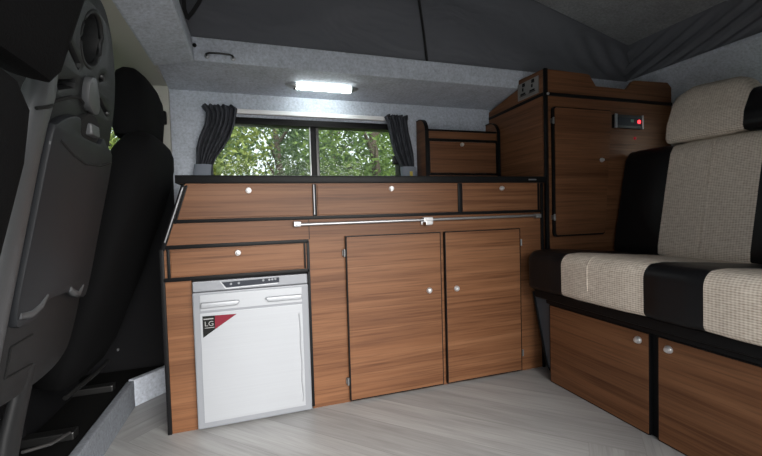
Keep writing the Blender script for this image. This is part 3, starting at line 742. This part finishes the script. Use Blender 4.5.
ax_ = Vector((1.890 - 1.80, .95 - .50)).normalized(); nx_ = Vector((ax_.y, -ax_.x))     # up along the back, and rearwards
def bk(t, d): p = Vector((1.80, .50)) + ax_ * t + nx_ * d; return (p.x, p.y)
backp = dense([bk(-.0, .0), bk(-.0, .0)] [:1] + [bk(.03, -.006), bk(.25, -.012), bk(.43, -.008)] + [bk(.462, .004), bk(.474, .02), bk(.474, .10), bk(.455, .118), bk(.2, .12), bk(0, .12), bk(-.012, .1), bk(-.012, .02)])
bb_ = cushion('backrest', backp, [(YL + .030, -.228, 0), (-.228, -.546, 1), (-.546, -.70, 0), (-.70, -1.02, 1), (-1.02, YR, 0)], .012)
hp = dense([bk(.480, .01), bk(.494, -.002), bk(.56, -.010), bk(.67, .004), bk(.712, .018), bk(.736, .045), bk(.736, .085), bk(.714, .11), bk(.6, .125), bk(.50, .125), bk(.480, .11)])
# piping along seams and creases
def piping(prof_pts, y, parent, lo, hi, mat=M['vinyl'], r=.0028):
    b = BM(); add_tube(b, [(x, y, z) for x, z in prof_pts[lo:hi]], r, 6); obj('piping', b, mat, parent, smooth=60)
def hdrop(y):
    d = 0
    for lo, hi in ((-.190, -.470), (-.70, -1.00)):
        if hi <= y <= lo:
            e = min((lo - y) / .085, 1); d += .05 * (1 - math.sqrt(max(0, 1 - (1 - e) ** 2))) + .004 + .026 * (lo - y) / (lo - hi)
            e = min((y - hi) / .07, 1); d += .05 * (1 - math.sqrt(max(0, 1 - (1 - e) ** 2)))
            return d
    return .082
h = cushion('headrest', hp, [(-.190, -.470, 1), (-.470, -.70, 0), (-.70, -1.00, 1)], .012, hdrop)
for y in (-.44, -.98): obj('headrest_mount', one_box(1.935, 1.965, y, y + .22, .965, 1.0), M['vinyl'], B)
# stitched centre seams
b = BM()
add_tube(b, [(bk(t, -.0125 if .2 < t < .43 else -.009)[0], -.392, bk(t, 0)[1]) for t in (.02, .1, .2, .3, .4, .455)], .0035, 6); obj('stitch_seam', b, M['fabric'], bb_, smooth=60)
b = BM(); add_tube(b, [(x - .0008, -.372, z) for x, z in [p for p in seatp if p[0] < 1.34 and p[1] > .40]], .0018, 6); obj('stitch_seam', b, M['fabric'], sc_, smooth=60)

# ================================================================== CAR SEATS IN THE CAB (seen from behind)
# lean plane shared by the folding middle seat: x = -.105 + .21*(z-1)
def sp(y, z, d=0):
    """point on the shell's rear face at height z, d = distance rearwards (towards the living space)"""
    n = Vector((1, 0, -.21)).normalized(); return Vector((-.105 + .21 * (z - 1), y, z)) + n * d
PB = thing('passenger_bench', 'black double passenger seat with a grey folding table back in the foreground', 'car seat', (-.45, -.7, .09))
out = smooth_loop([(-.655, .43), (-.60, .392), (-.45, .378), (-.33, .392), (-.293, .45), (-.288, .62), (-.288, .80), (-.292, .94), (-.318, 1.02), (-.355, 1.072), (-.405, 1.118), (-.465, 1.143), (-.535, 1.13), (-.585, 1.09), (-.605, 1.03), (-.612, .95), (-.640, .80), (-.655, .60)], 6)
hole = ellipse((-.478, 1.066), .053, .056, 28)
slots = []
def slot(a, c, w):
    a, c = Vector((*a, 0)), Vector((*c, 0)); d = (c - a).normalized(); n = Vector((-d.y, d.x, 0)) * w
    return [(p.x, p.y) for p in (a - n, c - n, c + d * w * .6, c + n, a + n, a - d * w * .6)]
slots = [slot((-.578, 1.030), (-.502, 1.000), .0135), slot((-.570, .945), (-.508, .968), .015), slot((-.410, 1.010), (-.380, 1.024), .0135), slot((-.388, .972), (-.325, .952), .0125)]
bm = curve_shape([out, hole] + slots, .05, .008, lambda s, t, d: sp(s, t, d - .033))
sh = obj('middle_backrest', bm, M['shell'], PB, smooth=35, label='grey plastic back of the folding middle seat')
# dark padding behind the shell, showing through its openings
bm = curve_shape([[(-.47 + (a + .47) * .93, .75 + (c - .75) * .965) for a, c in out]], .05, .012, lambda s, t, d: sp(s, t, d - .115))
obj('middle_cushion', bm, M['seat_cloth'], PB, smooth=40)
# rim of the round opening, catching light
b = BM(); rim = [sp(a, c, -.004) for a, c in ellipse((-.478, 1.066), .050, .053, 28)]; add_tube(b, rim + rim[:1], .006, 8); obj('opening_rim', b, M['shell'], sh, smooth=60)
# round side bolster
b = BM(); secs = []
for k in range(12):
    z = .42 + k / 11 * (.965 - .42); c = sp(-.640 if z < .85 else -.640 + (z - .85) * .16, z, .002); r = .030 if 0 < k < 11 else .02
    if k in (1, 10): r = .03
    secs.append((c, (.018 if 0 < k < 11 else .012) * Vector((1, 0, -.21)).normalized(), Vector((0, r, 0))))
add_loft(b, secs, 2.2, 24); obj('side_bolster', b, M['shell_light'], sh, smooth=60)
# joint line across the shell
b = BM(); add_tube(b, [sp(-.660, .884, .016), sp(-.640, .893, .021), sp(-.620, .900, .018), sp(-.60, .907, .004), sp(-.524, .938, .0015), sp(-.49, .946, .0015), sp(-.455, .940, .0015), sp(-.415, .918, .0015), sp(-.36, .86, .0015)], .003, 6); obj('joint_line', b, M['hole'], sh, smooth=60)
# latch
bm = curve_shape([smooth_loop([(-.480, .985), (-.462, .994), (-.445, .982), (-.420, .955), (-.418, .938), (-.440, .934), (-.472, .948)], 4)], .012, .003, lambda s, t, d: sp(s, t, d + .004))
la = obj('latch', bm, M['shell_light'], sh, smooth=40)
# table tray with its recess, raised border and pull tabs
tr = smooth_loop([(-.586, .545), (-.587, .70), (-.585, .852), (-.575, .876), (-.545, .893), (-.51, .904), (-.494, .90), (-.486, .880), (-.465, .872), (-.395, .872), (-.376, .876), (-.362, .888), (-.330, .876), (-.292, .848), (-.290, .70), (-.292, .545), (-.32, .533), (-.345, .535), (-.372, .548), (-.40, .556), (-.475, .558), (-.50, .545), (-.525, .53), (-.555, .527)], 4)
bm = curve_shape([tr], .012, .004, lambda s, t, d: sp(s, t, d + .004)); ta = obj('table_tray', bm, M['shell_tray'], sh, smooth=35, label='slate folding table on the seat back')
b = BM()
for P in ([(-.560, .852), (-.50, .835), (-.44, .826), (-.36, .832), (-.305, .846)],): add_tube(b, [sp(a, c, .0135) for a, c in P], .003, 6)
obj('tray_crease', b, M['hole'], ta, smooth=60)
b = BM(); add_tube(b, [sp(-.586, z, .010) for z in (.55, .62, .7, .78, .845)], .0035, 8); obj('tray_border', b, M['shell_light'], ta, smooth=60)
for P in ([(-.582, .545), (-.545, .54), (-.515, .548), (-.493, .565)], [(-.395, .560), (-.372, .548), (-.345, .54), (-.322, .556)]):
    b = BM(); add_tube(b, [sp(a, c, .012) for a, c in P], [.006, .008, .008, .004], 8); obj('pull_tab', b, M['shell_light'], ta, smooth=60)
bm = curve_shape([smooth_loop([(-.474, .908), (-.44, .925), (-.40, .918), (-.385, .893), (-.40, .878), (-.46, .878)], 4)], .012, .003, lambda s, t, d: sp(s, t, d + .001)); cu_ = obj('cup_recess', bm, M['hole'], sh, smooth=40)
b = BM(); add_box(b, -.014, .014, -.022, .022, -.010, .014, .004, mat=Matrix.Translation(sp(-.432, .893, .006))); obj('catch', b, M['shell_light'], cu_)
b = BM()
for a, c in (((-.56, .43), (-.56, .485)), ((-.56, .485), (-.49, .488)), ((-.56, .43), (-.47, .425))): add_tube(b, [sp(*a, .0012), sp(*c, .0012)], .0015, 5)
obj('access_panel_line', b, M['hole'], sh)
for a, c in ((-.404, 1.018), (-.335, .955)):
    b = BM(); add_lathe(b, [(.0055, 0), (.0055, .003), (.003, .006), (.001, .006)], sp(a, c, -.002), (1, 0, -.2), 10); obj('bolt', b, M['dark_metal'], sh, smooth=50)
# outer passenger backrest and headrest
def op(y, z, d=0):
    n = Vector((1, 0, -.28)).normalized(); return Vector((-.02 + .28 * (z - 1), y, z)) + n * d
b = BM(); secs = []
nn = Vector((1, 0, -.28)).normalized()
for z, hw, hd in ((.36, .14, .03), (.38, .168, .05), (.46, .178, .062), (.65, .18, .062), (.78, .176, .06), (.845, .164, .052), (.872, .14, .035), (.88, .11, .018)):
    secs.append((op(-.945, z, -.03 if z > .4 else -.04), Vector((0, hw, 0)), nn * hd * .72))
add_loft(b, secs, 4.5, 44); obj('outer_backrest', b, M['seat_cloth'], PB, smooth=50)
b = BM(); secs = []
for z, hw, hd in ((.892, .095, .02), (.896, .112, .036), (.915, .119, .044), (1.02, .12, .048), (1.09, .114, .044), (1.125, .10, .034), (1.14, .07, .018)):
    secs.append((op(-.835, z, -.044), Vector((0, hw, 0)), nn * hd))
add_loft(b, secs, 4, 44); obj('outer_headrest', b, M['seat_cloth'], PB, smooth=50)
for y in (-.93, -.85):
    b = BM(); add_tube(b, [op(y, .85, -.06), op(y, .93, -.05)], .006, 8); obj('headrest_post', b, M['dark_metal'], PB, smooth=50)
b = BM(); add_loft(b, [((-.24, -.72, z), (.03 if i in (0, 4) else .26, 0, 0) if False else Vector((.25 - (.03 if i in (0, 4) else 0), 0, 0)), Vector((0, .42 - (.03 if i in (0, 4) else 0), 0))) for i, z in enumerate((.37, .385, .43, .475, .49))], 5, 40)
bmesh.ops.translate(b, vec=(-.30, 0, 0), verts=b.verts[:]); obj('seat_cushion', b, M['seat_cloth'], PB, smooth=50)
b = BM(); add_box(b, -.78, -.30, -1.12, -.32, .26, .37, .02); add_box(b, -.76, -.34, -1.08, -.40, .09, .26, .01); obj('seat_base', b, M['black_trim'], PB)
for y in (-.34, -.62):
    b = BM(); add_box(b, -.85, -.30, y - .02, y + .02, .092, .115, .004); obj('seat_rail', b, M['dark_metal'], PB)
b = BM(); add_loft(b, [((-.238, -.46, .42), (.012, 0, 0), (0, .026, 0)), ((-.262, -.475, .30), (.014, 0, 0), (0, .03, 0)), ((-.275, -.49, .20), (.014, 0, 0), (0, .028, 0)), ((-.29, -.50, .092), (.014, 0, 0), (0, .024, 0))], 2.5, 20)
obj('support_leg', b, M['shell'], PB, smooth=50)

# driver's seat
DS = thing('driver_seat', 'black cloth driver seat leaning back against the left end of the kitchen', 'car seat', (-.5, .08, .09))
dn = Vector((1, 0, -.36)).normalized()
def dp_(y, z, d=0): return Vector((-.074 + .36 * (z - .84), y, z)) + dn * d
b = BM(); secs = []
for z, hw, hd in ((.20, .15, .03), (.215, .185, .05), (.28, .208, .062), (.5, .222, .07), (.72, .228, .07), (.82, .222, .068), (.88, .204, .06), (.92, .178, .048), (.942, .145, .032), (.95, .115, .018)):
    secs.append((dp_(.083, z, -.072), Vector((0, hw, 0)), dn * hd))
add_loft(b, secs, 4.2, 48); obj('backrest', b, M['seat_cloth'], DS, smooth=50)
b = BM(); secs = []
for z, hw, hd, dx in ((.955, .13, .024, 0), (.961, .152, .04, 0), (.985, .160, .048, .004), (1.07, .160, .05, .012), (1.12, .152, .048, .012), (1.155, .132, .040, .008), (1.175, .100, .024, .002)):
    secs.append((Vector((-.150 + dx * .8, .085, z)), Vector((0, hw, 0)), Vector((hd, 0, -.05 * hd))))
add_loft(b, secs, 4.4, 48); hd_ = obj('headrest', b, M['seat_cloth'], DS, smooth=50)
for y in (.03, .14):
    b = BM(); add_tube(b, [(-.20, y, .90), (-.17, y, 1.0)], .006, 8); obj('headrest_post', b, M['dark_metal'], DS, smooth=50)
b = BM(); add_loft(b, [(Vector((-.57, .085, z)), Vector((.25 - (.03 if i in (0, 4) else 0), 0, 0)), Vector((0, .235 - (.03 if i in (0, 4) else 0), 0))) for i, z in enumerate((.38, .395, .44, .485, .50))], 5, 40)
obj('seat_cushion', b, M['seat_cloth'], DS, smooth=50)
b = BM(); add_box(b, -.80, -.40, -.12, .29, .26, .38, .02); add_box(b, -.78, -.42, -.10, .27, .09, .26, .01); obj('seat_base', b, M['black_trim'], DS)
for y in (-.10, .22):
    b = BM(); add_box(b, -.88, -.30, y - .018, y + .018, .092, .115, .004); obj('seat_rail', b, M['dark_metal'], DS)
b = BM(); add_tube(b, [(-.33, -.08, .20), (-.30, .05, .215), (-.31, .20, .205)], .007, 8); obj('adjuster_bar', b, M['dark_metal'], DS, smooth=50)
b = BM(); add_tube(b, [(-.30, -.14, .125), (-.30, -.24, .15), (-.32, -.32, .18)], .004, 8); obj('release_lever', b, M['hinge'], DS, smooth=50, label='thin bare metal lever')
for p in ((-.30, .16, .30), (-.275, .19, .245)):
    b = BM(); add_lathe(b, [(.005, 0), (.005, .003), (.002, .005)], p, (1, -.3, 0), 10); obj('bolt', b, M['alu'], DS, smooth=50)
# belt anchors on the door pillar
b = BM(); add_lathe(b, [(.017, 0), (.017, .004), (.012, .009), (.004, .010)], (-.148, YW - .014, 1.198), (0, -1, 0), 20); tag(obj('pillar_cover', b, M['cream'], smooth=50), 'round cream cover on the cream door pillar', 'cover')
t = thing('belt_anchor', 'black seat belt anchor on the cream door pillar beside the headrest', 'seat belt anchor', (-.135, YW - .014, 1.10))
b = BM(); add_box(b, -.158, -.122, YW - .04, YW - .0145, 1.095, 1.150, .008, 3); obj('guide', b, M['edge'], t, smooth=40)
b = BM(); add_lathe(b, [(.011, 0), (.011, .004), (.006, .008), (.002, .008)], (-.140, YW - .04, 1.122), (0, -1, 0), 14); obj('bolt', b, M['dark_metal'], t, smooth=50)

# ================================================================== OUTSIDE
struct('ground', one_box(-22, 26, .9, 24, -.62, -.56), M['grass'])
struct('bounce_ground', one_box(-22, 26, -20, .9, -.62, -.555), M['bounce_pale'])  # unseen pale ground, added to bounce daylight into the van
def leaf_cloud(b, c, rad, n, size, rnd):
    for _ in range(n):
        while True:
            p = Vector((rnd.uniform(-1, 1), rnd.uniform(-1, 1), rnd.uniform(-1, 1)))
            if .05 < p.length < 1: break
        if rnd.random() < .6: p = p.normalized() * (.65 + .35 * rnd.random())
        p = Vector((c[0] + p.x * rad[0], c[1] + p.y * rad[1], c[2] + p.z * rad[2]))
        s = size * rnd.uniform(.6, 1.4); d = Vector((rnd.uniform(-1, 1), rnd.uniform(-1, 1), rnd.uniform(-.9, .5))).normalized()
        u = d.cross(Vector((rnd.uniform(-1, 1), rnd.uniform(-1, 1), rnd.uniform(-1, 1)))).normalized()
        v = [b.verts.new(q) for q in (p - d * s, p + u * s * .42 - d * s * .1, p + d * s, p - u * s * .42 - d * s * .1)]
        b.faces.new(v)
def tree(x, y, h, clouds, n, size, mat, label, seed):
    rnd = random.Random(seed)
    t = thing('tree', label, 'tree', (x, y, -.56), 'trees outside the side window')
    b = BM(); add_tube(b, [(x, y, -.57), (x + .03, y, h * .4), (x - .04, y + .03, h * .75), (x, y, h)], [.11, .085, .055, .02], 9)
    for k in range(5):
        a = rnd.uniform(0, 2 * PI); z = h * (.25 + .14 * k); add_tube(b, [(x, y, z), (x + .45 * math.cos(a), y + .45 * math.sin(a), z + .35), (x + .8 * math.cos(a), y + .8 * math.sin(a), z + .55)], [.04, .026, .01], 7)
    obj('trunk', b, M['bark'], t, smooth=60)
    b = BM()
    for c in clouds: leaf_cloud(b, (x + c[0], y + c[1], c[2]), c[3], int(n * c[4]), size, rnd)
    o = obj('foliage', b, mat, t); o['kind'] = 'stuff'
full = [(0, 0, 1.9, (1.35, .8, 1.5), 1.0), (.1, -.05, .6, (1.3, .8, 1.1), .8)]
big = [(0, 0, 2.6, (1.9, 1.1, 1.9), 1.0), (0, 0, 1.0, (1.9, 1.1, 1.4), .8)]
tree(-2.75, 7.2, 3.2, full, 3200, .06, M['leaf_b'], 'dark green leafy tree furthest left beyond the side window', 11)
tree(-.75, 4.9, 3.0, full, 4200, .05, M['leaf_c'], 'yellow green leafy tree behind the left pane of the side window', 12)
tree(.75, 6.9, 3.3, full, 3600, .06, M['leaf_b'], 'dark leafy tree behind the middle of the side window', 13)
tree(2.2, 4.9, 3.0, full, 4200, .05, M['leaf_a'], 'fresh green leafy tree behind the right pane of the side window', 14)
tree(4.1, 7.2, 3.2, full, 3200, .06, M['leaf_a'], 'green leafy tree furthest right beyond the side window', 15)
tree(-5.6, 9.6, 4.2, big, 3000, .10, M['leaf_b'], 'tall dark tree in the back row left of the side window', 21)
tree(-1.55, 9.9, 4.4, big, 3600, .10, M['leaf_a'], 'tall green tree in the back row behind the left pane', 22)
tree(2.5, 9.9, 4.4, big, 3600, .10, M['leaf_b'], 'tall dark tree in the back row behind the window stile', 23)
tree(6.6, 9.6, 4.3, big, 3600, .10, M['leaf_a'], 'tall green tree in the back row behind the right pane', 24)
# short run of white fence
t = thing('fence', 'short white picket fence outside at the lower left of the side window', 'fence', (-.28, 3.2, -.56))
for k in range(6):
    x = -.62 + k * .13; obj('picket', one_prism(xz([(x - .03, -.56), (x - .03, 1.15), (x, 1.2), (x + .03, 1.15), (x + .03, -.56)], 3.2), (0, .025, 0)), M['fence'], t)
for z in (.3, .95): obj('rail', one_box(-.7, .1, 3.226, 3.25, z, z + .07), M['fence'], t)

# ================================================================== LIGHT
wd = bpy.data.worlds.new('overcast_sky'); SC.world = wd; wd.use_nodes = True
nt = wd.node_tree; bg = nt.nodes['Background']
bg.inputs['Color'].default_value = (.93, .97, 1.0, 1); bg.inputs['Strength'].default_value = .8
def area(name, loc, rot, sx, sy, power, col=(1, 1, 1), portal=False):
    l = bpy.data.lights.new(name, 'AREA'); l.shape = 'RECTANGLE'; l.size = sx; l.size_y = sy; l.energy = power; l.color = col
    if portal: l.cycles.is_portal = True
    o = bpy.data.objects.new(name, l); COL.objects.link(o); o.location = loc; o.rotation_euler = rot; return o
sn = bpy.data.lights.new('cloudy_sun', 'SUN'); sn.energy = 3.4; sn.angle = math.radians(56); sn.color = (1.0, .97, .93)
so_ = bpy.data.objects.new('cloudy_sun', sn); COL.objects.link(so_); so_.location = (0, -6, 4)
so_.rotation_euler = Vector((-.22, .92, -.42)).to_track_quat('-Z', 'Y').to_euler()
area('door_daylight', (.54, -1.30, .61), (-PI / 2, 0, PI), 1.36, 1.2, 1, portal=True)

# ================================================================== CAMERA
cam = bpy.data.cameras.new('camera'); co = bpy.data.objects.new('camera', cam); COL.objects.link(co)
cam.sensor_width = 36; cam.lens = 389.2 / 762 * 36; cam.clip_start = .02; cam.clip_end = 200
A_, Y_, R_ = .0352, .3169, .0286
cy, sy, cp, sp_ = math.cos(Y_), math.sin(Y_), math.cos(A_), math.sin(A_)
f = Vector((sy * cp, cy * cp, -sp_)); r = Vector((cy, -sy, 0)); d = f.cross(r)
r2 = r * math.cos(R_) + d * math.sin(R_); d2 = -r * math.sin(R_) + d * math.cos(R_)
m3 = Matrix((r2, -d2, -f)).transposed()
co.matrix_world = Matrix.Translation((.2005, -1.4087, .7001)) @ m3.to_4x4()
SC.camera = co
vs = SC.view_settings; vs.view_transform = 'Standard'; vs.look = 'None'; vs.gamma = 1; vs.use_curve_mapping = False; vs.exposure = 1.2
